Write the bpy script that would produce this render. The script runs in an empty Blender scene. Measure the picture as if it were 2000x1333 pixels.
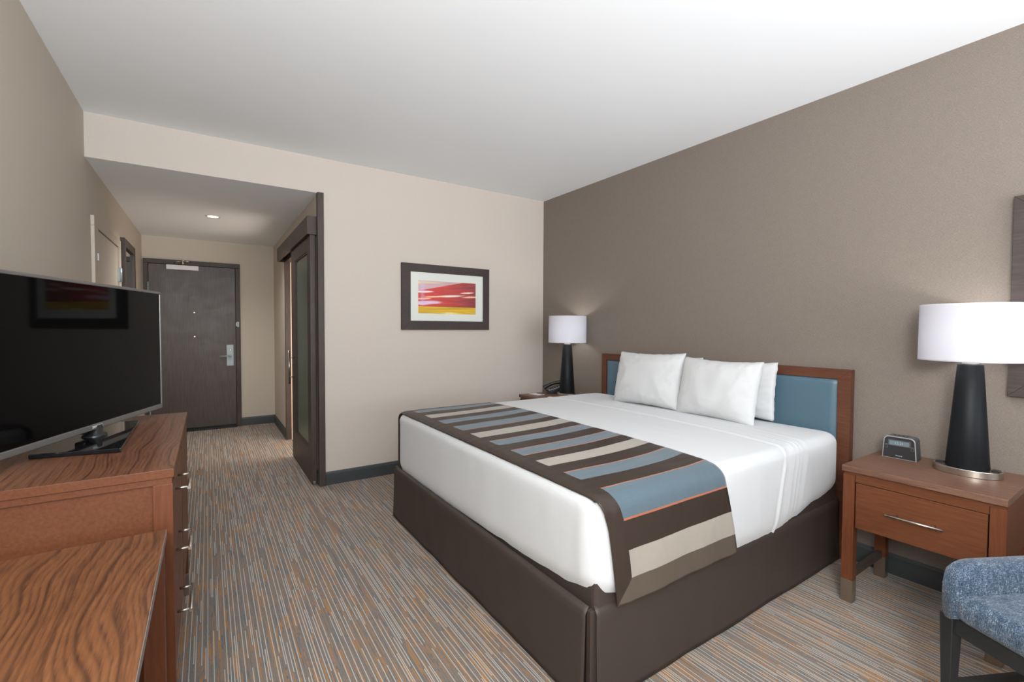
import bpy, bmesh, math, random
from mathutils import Vector, Matrix, noise
random.seed(4)
PI = math.pi
col = bpy.context.scene.collection
scene = bpy.context.scene

# ------------------------------------------------------------------ helpers
def lin(c):
    def f(v):
        v /= 255.0
        return v / 12.92 if v <= 0.04045 else ((v + 0.055) / 1.055) ** 2.4
    return (f(c[0]), f(c[1]), f(c[2]), 1.0)

class MB:
    """collects shapes in one bmesh, built as ONE mesh object"""
    def __init__(s): s.bm = bmesh.new(); s.mi = 0
    def _mark(s, faces, smooth=False):
        for f in faces: f.material_index = s.mi; f.smooth = smooth
    def box(s, x0, x1, y0, y1, z0, z1, bev=0.0, seg=2, mat=None):
        t = bmesh.new()
        bmesh.ops.create_cube(t, size=1.0)
        for v in t.verts:
            v.co = Vector(((x0+x1)/2 + v.co.x*(x1-x0), (y0+y1)/2 + v.co.y*(y1-y0), (z0+z1)/2 + v.co.z*(z1-z0)))
        if bev > 0:
            bmesh.ops.bevel(t, geom=list(t.edges), offset=bev, segments=seg, affect='EDGES', profile=0.5)
        s._merge(t, mat)
        return s
    def _merge(s, t, mat=None, smooth=False):
        if mat is not None: t.transform(mat)
        vm = {}
        for v in t.verts: vm[v] = s.bm.verts.new(v.co)
        for f in t.faces:
            try:
                nf = s.bm.faces.new([vm[v] for v in f.verts]); nf.material_index = s.mi; nf.smooth = f.smooth or smooth
            except ValueError: pass
        t.free()
    def frustum(s, c, r0, r1, h, seg=48, axis='Z', mat=None, sx=1.0, sy=1.0):
        prof = [(0, 0), (r0, 0), (r1, h), (0, h)]
        return s.lathe(c, prof, seg, axis, sx, sy)
    def lathe(s, c, prof, seg=48, axis='Z', sx=1.0, sy=1.0, smooth=True):
        t = bmesh.new(); rings = []
        for (r, z) in prof:
            if r < 1e-6: rings.append([t.verts.new((0, 0, z))])
            else: rings.append([t.verts.new((r*sx*math.cos(2*PI*k/seg), r*sy*math.sin(2*PI*k/seg), z)) for k in range(seg)])
        for a, b in zip(rings[:-1], rings[1:]):
            for k in range(seg):
                k2 = (k+1) % seg
                if len(a) == 1 and len(b) == 1: continue
                if len(a) == 1: f = t.faces.new((a[0], b[k2], b[k]))
                elif len(b) == 1: f = t.faces.new((a[k], a[k2], b[0]))
                else: f = t.faces.new((a[k], a[k2], b[k2], b[k]))
                f.smooth = smooth
        bmesh.ops.recalc_face_normals(t, faces=list(t.faces))
        M = Matrix.Translation(Vector(c))
        if axis == 'X': M = M @ Matrix.Rotation(PI/2, 4, 'Y')
        if axis == 'Y': M = M @ Matrix.Rotation(-PI/2, 4, 'X')
        s._merge(t, M)
        return s
    def tube(s, pts, r, seg=12, cap=True):
        t = bmesh.new(); pts = [Vector(p) for p in pts]; rings = []
        for i, p in enumerate(pts):
            d = (pts[min(i+1, len(pts)-1)] - pts[max(i-1, 0)]).normalized()
            u = d.orthogonal().normalized()
            if rings and abs(d.dot(lastu)) < 0.99: u = (lastu - d*lastu.dot(d)).normalized()
            lastu = u; w = d.cross(u)
            rr = r[i] if isinstance(r, (list, tuple)) else r
            rings.append([t.verts.new(p + rr*(u*math.cos(2*PI*k/seg) + w*math.sin(2*PI*k/seg))) for k in range(seg)])
        for a, b in zip(rings[:-1], rings[1:]):
            for k in range(seg):
                f = t.faces.new((a[k], a[(k+1) % seg], b[(k+1) % seg], b[k])); f.smooth = True
        if cap:
            t.faces.new(rings[0][::-1]); t.faces.new(rings[-1])
        bmesh.ops.recalc_face_normals(t, faces=list(t.faces))
        s._merge(t); return s
    def prism(s, poly, z0, z1, mat=None, bev=0.0):
        """poly in xy extruded in z"""
        t = bmesh.new()
        a = [t.verts.new((p[0], p[1], z0)) for p in poly]; b = [t.verts.new((p[0], p[1], z1)) for p in poly]
        t.faces.new(a[::-1]); t.faces.new(b)
        for k in range(len(a)): t.faces.new((a[k], a[(k+1) % len(a)], b[(k+1) % len(a)], b[k]))
        bmesh.ops.recalc_face_normals(t, faces=list(t.faces))
        if bev > 0: bmesh.ops.bevel(t, geom=list(t.edges), offset=bev, segments=2, affect='EDGES', profile=0.5)
        s._merge(t, mat); return s
    def taper(s, c0, s0, c1, s1):
        """square post from centre c0 (half sizes s0) to c1 (half sizes s1)"""
        t = bmesh.new(); q = [(-1, -1), (1, -1), (1, 1), (-1, 1)]
        a = [t.verts.new((c0[0]+k[0]*s0[0], c0[1]+k[1]*s0[1], c0[2])) for k in q]
        b = [t.verts.new((c1[0]+k[0]*s1[0], c1[1]+k[1]*s1[1], c1[2])) for k in q]
        t.faces.new(a[::-1]); t.faces.new(b)
        for k in range(4): t.faces.new((a[k], a[(k+1) % 4], b[(k+1) % 4], b[k]))
        bmesh.ops.recalc_face_normals(t, faces=list(t.faces))
        bmesh.ops.bevel(t, geom=list(t.edges), offset=0.002, segments=1, affect='EDGES')
        s._merge(t); return s
    def grid(s, fn, nu, nv, smooth=True, mats=None, close_u=False):
        V = [[s.bm.verts.new(fn(i, j)) for j in range(nv+1)] for i in range(nu+1)]
        for i in range(nu):
            for j in range(nv):
                f = s.bm.faces.new((V[i][j], V[i+1][j], V[i+1][j+1], V[i][j+1])); f.smooth = smooth
                f.material_index = mats(i, j) if mats else s.mi
        return V
    def build(s, name, mat, parent=None, loc=None, local=False):
        """verts are world coordinates unless local; parent Empties are axis aligned in that case"""
        me = bpy.data.meshes.new(name)
        off = Vector((0, 0, 0))
        if not local: off = rootloc(parent) if parent else Vector(loc or (0, 0, 0))
        if off.length > 0: s.bm.transform(Matrix.Translation(-off))
        s.bm.normal_update(); s.bm.to_mesh(me); s.bm.free()
        o = bpy.data.objects.new(name, me); col.objects.link(o)
        for m in (mat if isinstance(mat, (list, tuple)) else [mat]): me.materials.append(m)
        if parent: o.parent = parent
        elif not local: o.location = off
        return o

def edge_mats(o):
    for f in o.data.polygons: f.material_index = 0 if f.normal.z > 0.5 else 1

def rootloc(p):
    v = Vector((0, 0, 0))
    while p: v += p.location; p = p.parent
    return v

def tag(o, label=None, cat=None, group=None, kind=None):
    if label: o['label'] = label
    if cat: o['category'] = cat
    if group: o['group'] = group
    if kind: o['kind'] = kind
    return o
def empty(name, loc, rz=0.0, label=None, cat=None, group=None, kind=None):
    o = bpy.data.objects.new(name, None); col.objects.link(o)
    o.location = loc; o.rotation_euler = (0, 0, rz); o.empty_display_size = 0.1
    return tag(o, label, cat, group, kind)
def struct(o): o['kind'] = 'structure'; return o
def copy_tree(o, parent=None):
    c = o.copy(); col.objects.link(c)
    if parent: c.parent = parent
    for ch in [x for x in bpy.data.objects if x.parent == o]: copy_tree(ch, c)
    return c
def text_mesh(name, txt, size, mat, parent, M, depth=0.0006):
    cu = bpy.data.curves.new(name, 'FONT'); cu.body = txt; cu.size = size; cu.extrude = depth; cu.align_x = 'CENTER'; cu.align_y = 'CENTER'
    t = bpy.data.objects.new('tmp', cu); col.objects.link(t)
    bpy.context.view_layer.update()
    me = bpy.data.meshes.new_from_object(t.evaluated_get(bpy.context.evaluated_depsgraph_get()))
    bpy.data.objects.remove(t); me.transform(M); me.name = name
    me.materials.clear(); me.materials.append(mat)
    o = bpy.data.objects.new(name, me); col.objects.link(o); o.parent = parent
    return o

# ------------------------------------------------------------------ materials
def mat(name, c, rough=0.5, metal=0.0, spec=0.5, coat=0.0, coat_r=0.1, sheen=0.0, aniso=0.0):
    m = bpy.data.materials.new(name); m.use_nodes = True
    b = m.node_tree.nodes['Principled BSDF']
    b.inputs['Base Color'].default_value = lin(c)
    b.inputs['Roughness'].default_value = rough; b.inputs['Metallic'].default_value = metal
    b.inputs['Specular IOR Level'].default_value = spec
    b.inputs['Coat Weight'].default_value = coat; b.inputs['Coat Roughness'].default_value = coat_r
    b.inputs['Sheen Weight'].default_value = sheen
    b.inputs['Anisotropic'].default_value = aniso
    return m
class N:
    def __init__(s, m): s.t = m.node_tree; s.b = s.t.nodes['Principled BSDF']
    def n(s, kind, **k):
        x = s.t.nodes.new(kind)
        for a, v in k.items():
            if a.startswith('i_'):
                x.inputs[a[2:].replace('_', ' ')].default_value = v
            else: setattr(x, a, v)
        return x
    def l(s, a, b): s.t.links.new(a, b)
    def math(s, op, a, b=None, c=None):
        x = s.n('ShaderNodeMath', operation=op)
        for i, v in enumerate((a, b, c)):
            if v is None: continue
            if isinstance(v, (int, float)): x.inputs[i].default_value = v
            else: s.l(v, x.inputs[i])
        return x.outputs[0]
    def coord(s, scale=(1, 1, 1), rot=(0, 0, 0), loc=(0, 0, 0)):
        tc = s.n('ShaderNodeTexCoord'); mp = s.n('ShaderNodeMapping')
        mp.inputs['Scale'].default_value = scale; mp.inputs['Rotation'].default_value = rot; mp.inputs['Location'].default_value = loc
        s.l(tc.outputs['Object'], mp.inputs[0]); return mp.outputs[0]
    def noise(s, vec, scale, detail=4, rough=0.5, dist=0.0):
        x = s.n('ShaderNodeTexNoise'); x.inputs['Scale'].default_value = scale; x.inputs['Detail'].default_value = detail
        x.inputs['Roughness'].default_value = rough; x.inputs['Distortion'].default_value = dist
        s.l(vec, x.inputs['Vector']); return x.outputs[0]
    def ramp(s, fac, stops, interp='LINEAR'):
        r = s.n('ShaderNodeValToRGB'); r.color_ramp.interpolation = interp
        e = r.color_ramp.elements
        while len(e) > 1: e.remove(e[-1])
        e[0].position = stops[0][0]; e[0].color = lin(stops[0][1])
        for p, c in stops[1:]:
            q = e.new(p); q.color = lin(c)
        s.l(fac, r.inputs[0]); return r.outputs[0]
    def mix(s, f, a, b, blend='MIX'):
        x = s.n('ShaderNodeMix', data_type='RGBA', blend_type=blend)
        for i, v in ((0, f), (6, a), (7, b)):
            if isinstance(v, (int, float)): x.inputs[i].default_value = v
            elif isinstance(v, tuple): x.inputs[i].default_value = lin(v)
            else: s.l(v, x.inputs[i])
        return x.outputs[2]
    def bump(s, h, strength=0.2, dist=0.002):
        x = s.n('ShaderNodeBump'); x.inputs['Strength'].default_value = strength; x.inputs['Distance'].default_value = dist
        s.l(h, x.inputs['Height']); s.l(x.outputs[0], s.b.inputs['Normal'])
    def base(s, c): s.l(c, s.b.inputs['Base Color'])

def wallpaper(name, c, var=6, rough=0.75, sc=(1, 1, 1), amt=0.6, spec=0.3):
    m = mat(name, c, rough, spec=spec); g = N(m)
    v = g.coord(sc)
    n1 = g.noise(v, 420, 2, 0.6)
    c0 = tuple(x - var for x in c); c1 = tuple(min(255, x + var) for x in c)
    g.base(g.ramp(n1, [(0.35, c0), (0.65, c1)])); g.bump(n1, amt, 0.0006)
    return m
M = {}
M['ceiling'] = wallpaper('ceiling_paint', (244, 246, 248), 1, 0.9, amt=0.15)
M['artwall'] = wallpaper('cream_wallcovering', (202, 192, 182), 3, 0.8)
M['taupe'] = wallpaper('taupe_wallcovering', (198, 187, 172), 4, 0.7)
M['door_paint'] = mat('taupe_door_paint', (190, 178, 163), 0.5)
def accent():
    m = mat('woven_brown_wallcovering', (132, 120, 110), 0.55, spec=0.35); g = N(m)
    v1 = g.coord((1, 1, 0.12)); v2 = g.coord((1, 0.12, 1))
    a = g.noise(v1, 1000, 2, 0.5); b = g.noise(v2, 1000, 2, 0.5); c = g.noise(g.coord(), 25, 2, 0.5)
    s_ = g.math('ADD', g.math('ADD', a, b), g.math('MULTIPLY', c, 0.12))
    s_ = g.math('MULTIPLY', s_, 0.47)
    g.base(g.ramp(s_, [(0.36, (110, 101, 93)), (0.5, (126, 116, 107)), (0.64, (143, 133, 124))])); g.bump(s_, 0.25, 0.0004)
    return m
M['accent'] = accent()
def carpet():
    m = mat('striped_carpet', (120, 110, 100), 0.95, spec=0.1, sheen=0.15); g = N(m)
    tc = g.n('ShaderNodeTexCoord'); sp = g.n('ShaderNodeSeparateXYZ'); g.l(tc.outputs['Object'], sp.inputs[0])
    X, Y = sp.outputs[0], sp.outputs[1]
    W = 0.0034
    row = g.math('FLOOR', g.math('DIVIDE', X, W))
    def cell(seed, length, r=None):
        r = r or row
        w1 = g.n('ShaderNodeTexWhiteNoise', noise_dimensions='2D')
        cb = g.n('ShaderNodeCombineXYZ'); g.l(r, cb.inputs[0]); cb.inputs[1].default_value = seed
        g.l(cb.outputs[0], w1.inputs['Vector'])
        seg = g.math('FLOOR', g.math('ADD', g.math('DIVIDE', Y, length), g.math('MULTIPLY', w1.outputs['Value'], 17.3)))
        w2 = g.n('ShaderNodeTexWhiteNoise', noise_dimensions='3D')
        c2 = g.n('ShaderNodeCombineXYZ'); g.l(r, c2.inputs[0]); g.l(seg, c2.inputs[1]); c2.inputs[2].default_value = seed
        g.l(c2.outputs[0], w2.inputs['Vector'])
        return w2.outputs['Value']
    blot = g.noise(g.coord((1.6, 0.8, 1)), 7.0, 3, 0.6)
    blot2 = g.noise(g.coord((2.2, 0.9, 1), loc=(5, 3, 0)), 9.0, 3, 0.6)
    tuft = g.noise(g.coord(), 380, 2, 0.7)
    base = g.ramp(tuft, [(0.3, (96, 84, 76)), (0.5, (126, 111, 100)), (0.7, (158, 142, 130))])
    c_ = g.mix(g.math('GREATER_THAN', cell(1.0, 0.11), 0.72), base, g.ramp(tuft, [(0.3, (84, 82, 80)), (0.7, (128, 126, 122))]))
    og = g.math('GREATER_THAN', g.math('ADD', cell(2.0, 0.17), g.math('MULTIPLY', blot, 1.2)), 1.40)
    c_ = g.mix(og, c_, g.ramp(tuft, [(0.3, (138, 98, 60)), (0.7, (180, 132, 82))]))
    sl = g.math('GREATER_THAN', g.math('ADD', cell(3.0, 0.2), g.math('MULTIPLY', blot2, 0.9)), 1.42)
    c_ = g.mix(sl, c_, g.ramp(tuft, [(0.3, (76, 80, 84)), (0.7, (110, 115, 118))]))
    # light lines: one row in six
    r6 = g.math('FLOOR', g.math('DIVIDE', row, 6.0))
    m6 = g.math('SUBTRACT', row, g.math('MULTIPLY', r6, 6.0))
    w = g.n('ShaderNodeTexWhiteNoise', noise_dimensions='1D'); g.l(r6, w.inputs['W'])
    pick = g.math('FLOOR', g.math('MULTIPLY', w.outputs['Value'], 1.6))
    on = g.math('COMPARE', m6, g.math('ADD', pick, 1.0), 0.1)
    on = g.math('MULTIPLY', on, g.math('GREATER_THAN', cell(5.0, 0.30), 0.10))
    on2 = g.math('MULTIPLY', g.math('COMPARE', m6, 5.0, 0.1), g.math('GREATER_THAN', cell(6.0, 0.2), 0.74))
    on = g.math('MAXIMUM', on, on2)
    c_ = g.mix(on, c_, g.ramp(tuft, [(0.3, (160, 158, 150)), (0.7, (198, 196, 187))]))
    g.base(c_)
    g.bump(tuft, 0.6, 0.003)
    return m
M['carpet'] = carpet()
def walnut(name, cs, ax=1, scale=1.0, cath=1.0, rough=0.32, centre=(0, 0)):
    """grain runs along axis ax; rings bent into cathedral figures"""
    m = mat(name, cs[1], rough, spec=0.4); g = N(m)
    tc = g.n('ShaderNodeTexCoord'); sp = g.n('ShaderNodeSeparateXYZ'); g.l(tc.outputs['Object'], sp.inputs[0])
    A = sp.outputs[ax]; B = sp.outputs[1-ax] if ax < 2 else sp.outputs[1]
    low = g.noise(g.coord(tuple(0.42 if i == ax else 1.15 for i in range(3)), loc=(centre[0], centre[1], 0)), 2.2*scale, 2, 0.4)
    t = g.math('ADD', g.math('MULTIPLY', B, 5.0*scale), g.math('MULTIPLY', low, 1.9*cath))
    fine = g.noise(g.coord(tuple(2.2 if i == ax else 30 for i in range(3))), 6*scale, 5, 0.65)
    t = g.math('ADD', t, g.math('MULTIPLY', fine, 0.035))
    def lines(freq, width):
        w = g.math('ABSOLUTE', g.math('SUBTRACT', g.math('MULTIPLY', g.math('FRACT', g.math('MULTIPLY', t, freq)), 2.0), 1.0))
        return g.math('SUBTRACT', 1.0, g.math('MINIMUM', 1.0, g.math('DIVIDE', w, width)))
    l1 = g.math('MULTIPLY', lines(5.3, 0.34), g.noise(g.coord(tuple(1.0 if i == ax else 9 for i in range(3))), 4, 2))
    l2 = g.math('MULTIPLY', lines(17.9, 0.6), g.noise(g.coord(tuple(1.0 if i == ax else 14 for i in range(3)), loc=(3, 1, 0)), 4, 2))
    s_ = g.math('SUBTRACT', g.math('ADD', g.math('MULTIPLY', fine, 0.75), 0.14), g.math('ADD', g.math('MULTIPLY', l1, 0.40), g.math('MULTIPLY', l2, 0.34)))
    big = g.noise(g.coord(tuple(0.5 if i == ax else 2.5 for i in range(3))), 3, 2)
    s_ = g.math('ADD', s_, g.math('MULTIPLY', big, 0.25))
    g.base(g.ramp(s_, [(0.16, cs[0]), (0.42, cs[1]), (0.62, cs[2]), (0.80, cs[3])]))
    g.bump(fine, 0.08, 0.001)
    return m
W4 = [(52, 33, 22), (84, 53, 34), (110, 70, 43), (124, 82, 52)]
M['walnut_desk'] = walnut('walnut_laminate_desk', W4, 1, 1.0, 1.1, 0.36, (3.1, 0.4))
M['walnut_dresser'] = walnut('walnut_laminate_dresser', [(50, 32, 24), (90, 57, 41), (116, 76, 54), (134, 92, 68)], 1, 1.0, 1.0, 0.3, (1.3, 2.4))
M['walnut_night'] = walnut('walnut_laminate_nightstand', [(62, 40, 31), (100, 70, 55), (116, 84, 68), (130, 98, 81)], 1, 1.0, 0.2, 0.42)
def stained(name, c0, c1, rough=0.45, ax=2, spec=0.25):
    m = mat(name, c0, rough, spec=spec); g = N(m)
    n1 = g.noise(g.coord(tuple(1.0 if i == ax else 12 for i in range(3))), 9, 5, 0.6)
    n2 = g.noise(g.coord(), 3.0, 2)
    g.base(g.ramp(g.math('ADD', g.math('MULTIPLY', n1, 0.6), g.math('MULTIPLY', n2, 0.4)), [(0.32, c0), (0.66, c1)]))
    return m
M['cherry'] = stained('cherry_stained_wood', (88, 49, 29), (110, 64, 40))
M['cherry_h'] = stained('cherry_stained_wood_across', (88, 50, 30), (110, 66, 41), ax=1)
M['cherry_d'] = stained('headboard_wood', (84, 50, 36), (104, 66, 48), ax=1)
M['espresso'] = stained('espresso_wood', (60, 51, 47), (80, 70, 64), 0.45)
M['espresso_h'] = stained('espresso_wood_across', (60, 52, 48), (80, 71, 66), 0.45, ax=1)
def entry():
    m = mat('entry_door_veneer', (70, 60, 54), 0.4, spec=0.6); g = N(m)
    n1 = g.noise(g.coord((14, 14, 0.7)), 9, 5, 0.6)
    g.base(g.ramp(n1, [(0.3, (56, 47, 42)), (0.7, (76, 66, 59))]))
    g.l(g.ramp(g.noise(g.coord((1, 1, 1.4)), 3.5, 4, 0.6, 1.2), [(0.35, (176, 176, 176)), (0.7, (190, 190, 190))]), g.b.inputs['Roughness'])
    return m
M['entry'] = entry()
M['dark_frame'] = stained('dark_picture_wood', (58, 50, 48), (78, 69, 66), 0.5, ax=1)
M['rubber'] = mat('slate_baseboard', (62, 66, 68), 0.45)
M['nickel'] = mat('brushed_nickel', (196, 190, 180), 0.28, 1.0)
M['steel'] = mat('satin_steel', (160, 170, 174), 0.5, 0.3)
M['white_metal'] = mat('white_painted_metal', (210, 210, 206), 0.4)
M['cap'] = mat('brushed_leg_cap', (176, 166, 154), 0.3, 1.0)
M['black_metal'] = mat('black_enamel', (34, 37, 39), 0.38, spec=0.6)
M['lamp_body'] = mat('lamp_body_black_lacquer', (20, 23, 26), 0.5, spec=0.22)
M['black'] = mat('black_plastic', (22, 23, 25), 0.3)
M['dark_gap'] = mat('dark_recess', (20, 18, 17), 0.8)
M['gloss_black'] = mat('black_glass_plate', (14, 16, 20), 0.06, spec=0.6)
M['screen'] = mat('tv_screen_glass', (7, 7, 7), 0.04, spec=0.06)
M['bezel'] = mat('silver_bezel', (112, 109, 106), 0.3, 0.4)
M['tv_back'] = mat('tv_back_plastic', (30, 30, 31), 0.5)
M['white_txt'] = mat('pale_print', (205, 205, 205), 0.4)
M['clock_body'] = mat('clock_graphite', (84, 85, 88), 0.4, 0.2)
M['clock_face'] = mat('clock_face_black', (44, 44, 46), 0.35)
M['clock_rim'] = mat('clock_silver_rim', (176, 177, 180), 0.3, 0.4)
M['lcd'] = mat('clock_display', (112, 126, 134), 0.2)
M['lcd_txt'] = mat('clock_digits', (150, 166, 176), 0.3)
M['paper'] = mat('card_paper', (222, 226, 226), 0.6)
M['mat_board'] = mat('picture_mat_board', (216, 218, 211), 0.7)
M['tile'] = mat('bathroom_tile', (214, 190, 164), 0.4)
M['bathwall'] = mat('bathroom_wall', (226, 205, 182), 0.6)
M['alu'] = mat('window_aluminium', (150, 150, 148), 0.4, 0.6)
def fabric(name, c, var=4, sc=700, rough=0.9, sheen=0.2, bump=0.3):
    m = mat(name, c, rough, spec=0.2, sheen=sheen); g = N(m)
    n1 = g.noise(g.coord(), sc, 2, 0.6)
    g.base(g.ramp(n1, [(0.35, tuple(max(0, x-var) for x in c)), (0.65, tuple(min(255, x+var) for x in c))])); g.bump(n1, bump, 0.0008)
    return m
M['sheet'] = fabric('white_bed_linen', (206, 208, 210), 2)
M['pillow'] = fabric('white_pillowcase', (204, 205, 206), 2)
M['r_brown'] = mat('satin_brown', (56, 46, 40), 0.42, spec=0.4)
M['r_blue'] = fabric('woven_blue', (82, 99, 109), 5, 600, 0.6)
M['r_cream'] = fabric('woven_cream', (158, 150, 139), 5, 600, 0.55)
M['r_orange'] = fabric('orange_piping', (164, 98, 70), 5, 600, 0.6)
M['r_hem'] = mat('satin_hem_lighter', (92, 82, 72), 0.4, spec=0.4)
M['skirt'] = mat('bed_skirt_satin', (66, 57, 52), 0.5, spec=0.3)
M['leather'] = mat('blue_leatherette', (82, 108, 123), 0.38, spec=0.5)
def tweed():
    m = mat('blue_tweed', (96, 116, 134), 0.9, spec=0.15, sheen=0.2); g = N(m)
    a = g.noise(g.coord((1, 1, 0.3)), 420, 2, 0.7); b = g.noise(g.coord((0.25, 1, 1)), 420, 2, 0.7); big = g.noise(g.coord((1, 1, .3)), 60, 3, .6)
    s_ = g.math('ADD', g.math('MULTIPLY', a, 0.42), g.math('ADD', g.math('MULTIPLY', b, 0.38), g.math('MULTIPLY', big, 0.2)))
    g.base(g.ramp(s_, [(0.38, (24, 37, 52)), (0.47, (57, 74, 93)), (0.54, (86, 101, 118)), (0.64, (158, 167, 176))])); g.bump(s_, 0.8, 0.0015)
    return m
M['tweed'] = tweed()
def glass_frost():
    m = mat('frosted_green_glass', (104, 116, 104), 0.35, spec=0.45)
    m.node_tree.nodes['Principled BSDF'].inputs['Transmission Weight'].default_value = 0.15
    return m
M['frost'] = glass_frost()
M['mirror'] = mat('mirror_glass', (205, 210, 208), 0.02, 1.0)
def shade():
    m = bpy.data.materials.new('lampshade_linen'); m.use_nodes = True; t = m.node_tree; t.nodes.clear()
    o = t.nodes.new('ShaderNodeOutputMaterial'); d = t.nodes.new('ShaderNodeBsdfDiffuse'); r = t.nodes.new('ShaderNodeBsdfTranslucent'); x = t.nodes.new('ShaderNodeMixShader')
    d.inputs[0].default_value = lin((222, 222, 228)); r.inputs[0].default_value = lin((236, 236, 244)); x.inputs[0].default_value = 0.27
    t.links.new(d.outputs[0], x.inputs[1]); t.links.new(r.outputs[0], x.inputs[2]); t.links.new(x.outputs[0], o.inputs[0]); return m
M['shade'] = shade()
def emit(name, c, s):
    m = bpy.data.materials.new(name); m.use_nodes = True; b = m.node_tree.nodes['Principled BSDF']
    b.inputs['Base Color'].default_value = lin(c); b.inputs['Emission Color'].default_value = lin(c); b.inputs['Emission Strength'].default_value = s; return m
M['bulb'] = emit('glowing_bulb', (255, 250, 240), 6.0)
M['lens'] = emit('downlight_lens', (255, 250, 240), 5.0)

# ------------------------------------------------------------------ room shell
XL, XR, YA, YE, H, ZS, XH, YB = -0.658, 3.117, 4.07, 7.15, 2.74, 2.449, 0.772, -1.9
T = 0.1
struct(MB().box(XL-T, XR+T, YB-T, YA+T, -0.1, 0).box(XL-T, XH+0.06, YA+T, YE+T, -0.1, 0).build('floor', M['carpet']))
struct(MB().box(XL-T, XR+T, YB-T, YA+T, H, H+0.1).build('ceiling', M['ceiling']))
struct(MB().box(XL-T, XH+T, YA+T, YE+T, ZS, ZS+0.1).box(XL-T, XH+0.02, YA+0.002, YA+T, ZS-0.0005, ZS+0.02).build('ceiling', M['ceiling']))
struct(MB().box(XL-T, XL, YB-T, YE+T, 0, H).build('wall_left', M['taupe']))
struct(MB().box(XR, XR+T, YB-T, YA+T, 0, H).build('wall_right', M['accent']))
w = MB().box(XH+0.002, XR, YA, YA+T, 0, H).box(XL, XH+0.002, YA, YA+T, ZS, H)
struct(w.build('wall_front', M['artwall']))
struct(MB().box(XL, XH+T, YE, YE+T, 0, ZS).build('wall_entry', M['taupe']))
# hall wall with the bathroom opening
O0, O1, OZ = 5.05, 5.95, 2.10
w = MB().box(XH, XH+T, YA+T, O0, 0, ZS).box(XH, XH+T, O1, YE, 0, ZS).box(XH, XH+T, O0, O1, OZ, ZS).box(XH, XH+0.002, YA+0.001, YA+T, 0, ZS)
struct(w.build('wall_bathroom', M['taupe']))
# bathroom behind the opening
w = MB().box(XH+T, 2.3, YE-0.5, YE-0.4, 0, ZS).box(2.2, 2.3, YA+T, YE-0.5, 0, ZS).box(XH+T, 2.3, YA+T+.001, YA+T+.05, 0, ZS)
w.box(XH+0.045, XH+T+.002, O1-0.004, O1, 0, OZ)
struct(w.build('wall_bathroom_inner', M['bathwall']))
struct(MB().box(XH+0.062, 2.2, YA+T, YE-0.5, -0.08, 0.004).build('floor', M['tile']))
struct(MB().box(XH+T, 2.3, YA+T, YE-0.4, ZS, ZS+.1).build('ceiling', M['ceiling']))
# back wall with the window (behind the camera)
WX0, WX1, WZ0, WZ1 = -0.55, 3.0, 0.55, 2.45
w = MB().box(XL, WX0, YB-T, YB, 0, H).box(WX1, XR, YB-T, YB, 0, H).box(WX0, WX1, YB-T, YB, 0, WZ0).box(WX0, WX1, YB-T, YB, WZ1, H)
struct(w.build('wall_back', M['taupe']))
f = MB()
for x in (WX0, (WX0+WX1)/2-0.025, WX1-0.05): f.box(x, x+0.05, YB-0.08, YB-0.03, WZ0, WZ1)
f.box(WX0, WX1, YB-0.08, YB-0.03, WZ0, WZ0+0.05).box(WX0, WX1, YB-0.08, YB-0.03, WZ1-0.05, WZ1)
struct(f.build('window_1', M['alu']))

def baseboard(name, pts, nrm):
    """pts: start,end on the wall; nrm points into the room"""
    a, b = Vector(pts[0]), Vector(pts[1]); n = Vector(nrm)
    prof = [(0, 0), (0.012, 0), (0.012, 0.092), (0.008, 0.096), (0.006, 0.106), (0.003, 0.112), (0, 0.112)]
    m = MB(); V = []
    for p in (a, b): V.append([m.bm.verts.new(p + n*o + Vector((0, 0, z))) for o, z in prof])
    k = len(prof)
    for i in range(k): m.bm.faces.new((V[0][i], V[0][(i+1) % k], V[1][(i+1) % k], V[1][i]))
    m.bm.faces.new(V[0]); m.bm.faces.new(V[1][::-1])
    bmesh.ops.recalc_face_normals(m.bm, faces=list(m.bm.faces))
    struct(m.build(name, M['rubber']))
baseboard('baseboard_front', ((0.817, YA, 0), (XR, YA, 0)), (0, -1, 0))
baseboard('baseboard_right', ((XR, YB, 0), (XR, YA, 0)), (-1, 0, 0))
baseboard('baseboard_left', ((XL, YB, 0), (XL, 4.205, 0)), (1, 0, 0))
baseboard('baseboard_entry', ((0.368, YE, 0), (XH, YE, 0)), (0, -1, 0))
baseboard('baseboard_hall', ((XH, 6.005, 0), (XH, YE, 0)), (-1, 0, 0))
baseboard('baseboard_hall_near', ((XH, YA+0.03, 0), (XH, 4.98, 0)), (-1, 0, 0))
baseboard('baseboard_hall_left', ((XL, 5.375, 0), (XL, YE, 0)), (1, 0, 0))
# wooden corner cap at the hallway mouth, casing of the bathroom opening, sliding door valance
struct(MB().box(0.764, 0.813, YA-0.022, YA+0.03, 0, ZS+0.002, 0.0015).build('trim_1', M['espresso']))
c = MB().box(XH-0.012, XH+0.044, O1-0.006, O1+0.05, 0.005, OZ+0.05).box(XH-0.012, XH+0.044, O0-0.05, O0+0.006, 0.005, OZ+0.05).box(XH-0.012, XH+0.044, O0+.006, O1-.006, OZ-0.006, OZ+0.05)
struct(c.build('trim_2', M['espresso']))
v = MB().box(0.692, 0.71, 4.10, 6.06, 2.108, 2.258, 0.001).box(0.71, XH, 4.10, 4.118, 2.108, 2.258).box(0.71, XH, 6.042, 6.06, 2.108, 2.258).box(0.71, XH, 4.118, 6.042, 2.24, 2.258)
struct(v.build('trim_3', M['espresso_h']))
t = MB().box(-0.60, 0.315, YE-0.06, YE, 0, 0.012, 0.003)
struct(t.build('trim_4', M['black']))

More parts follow.
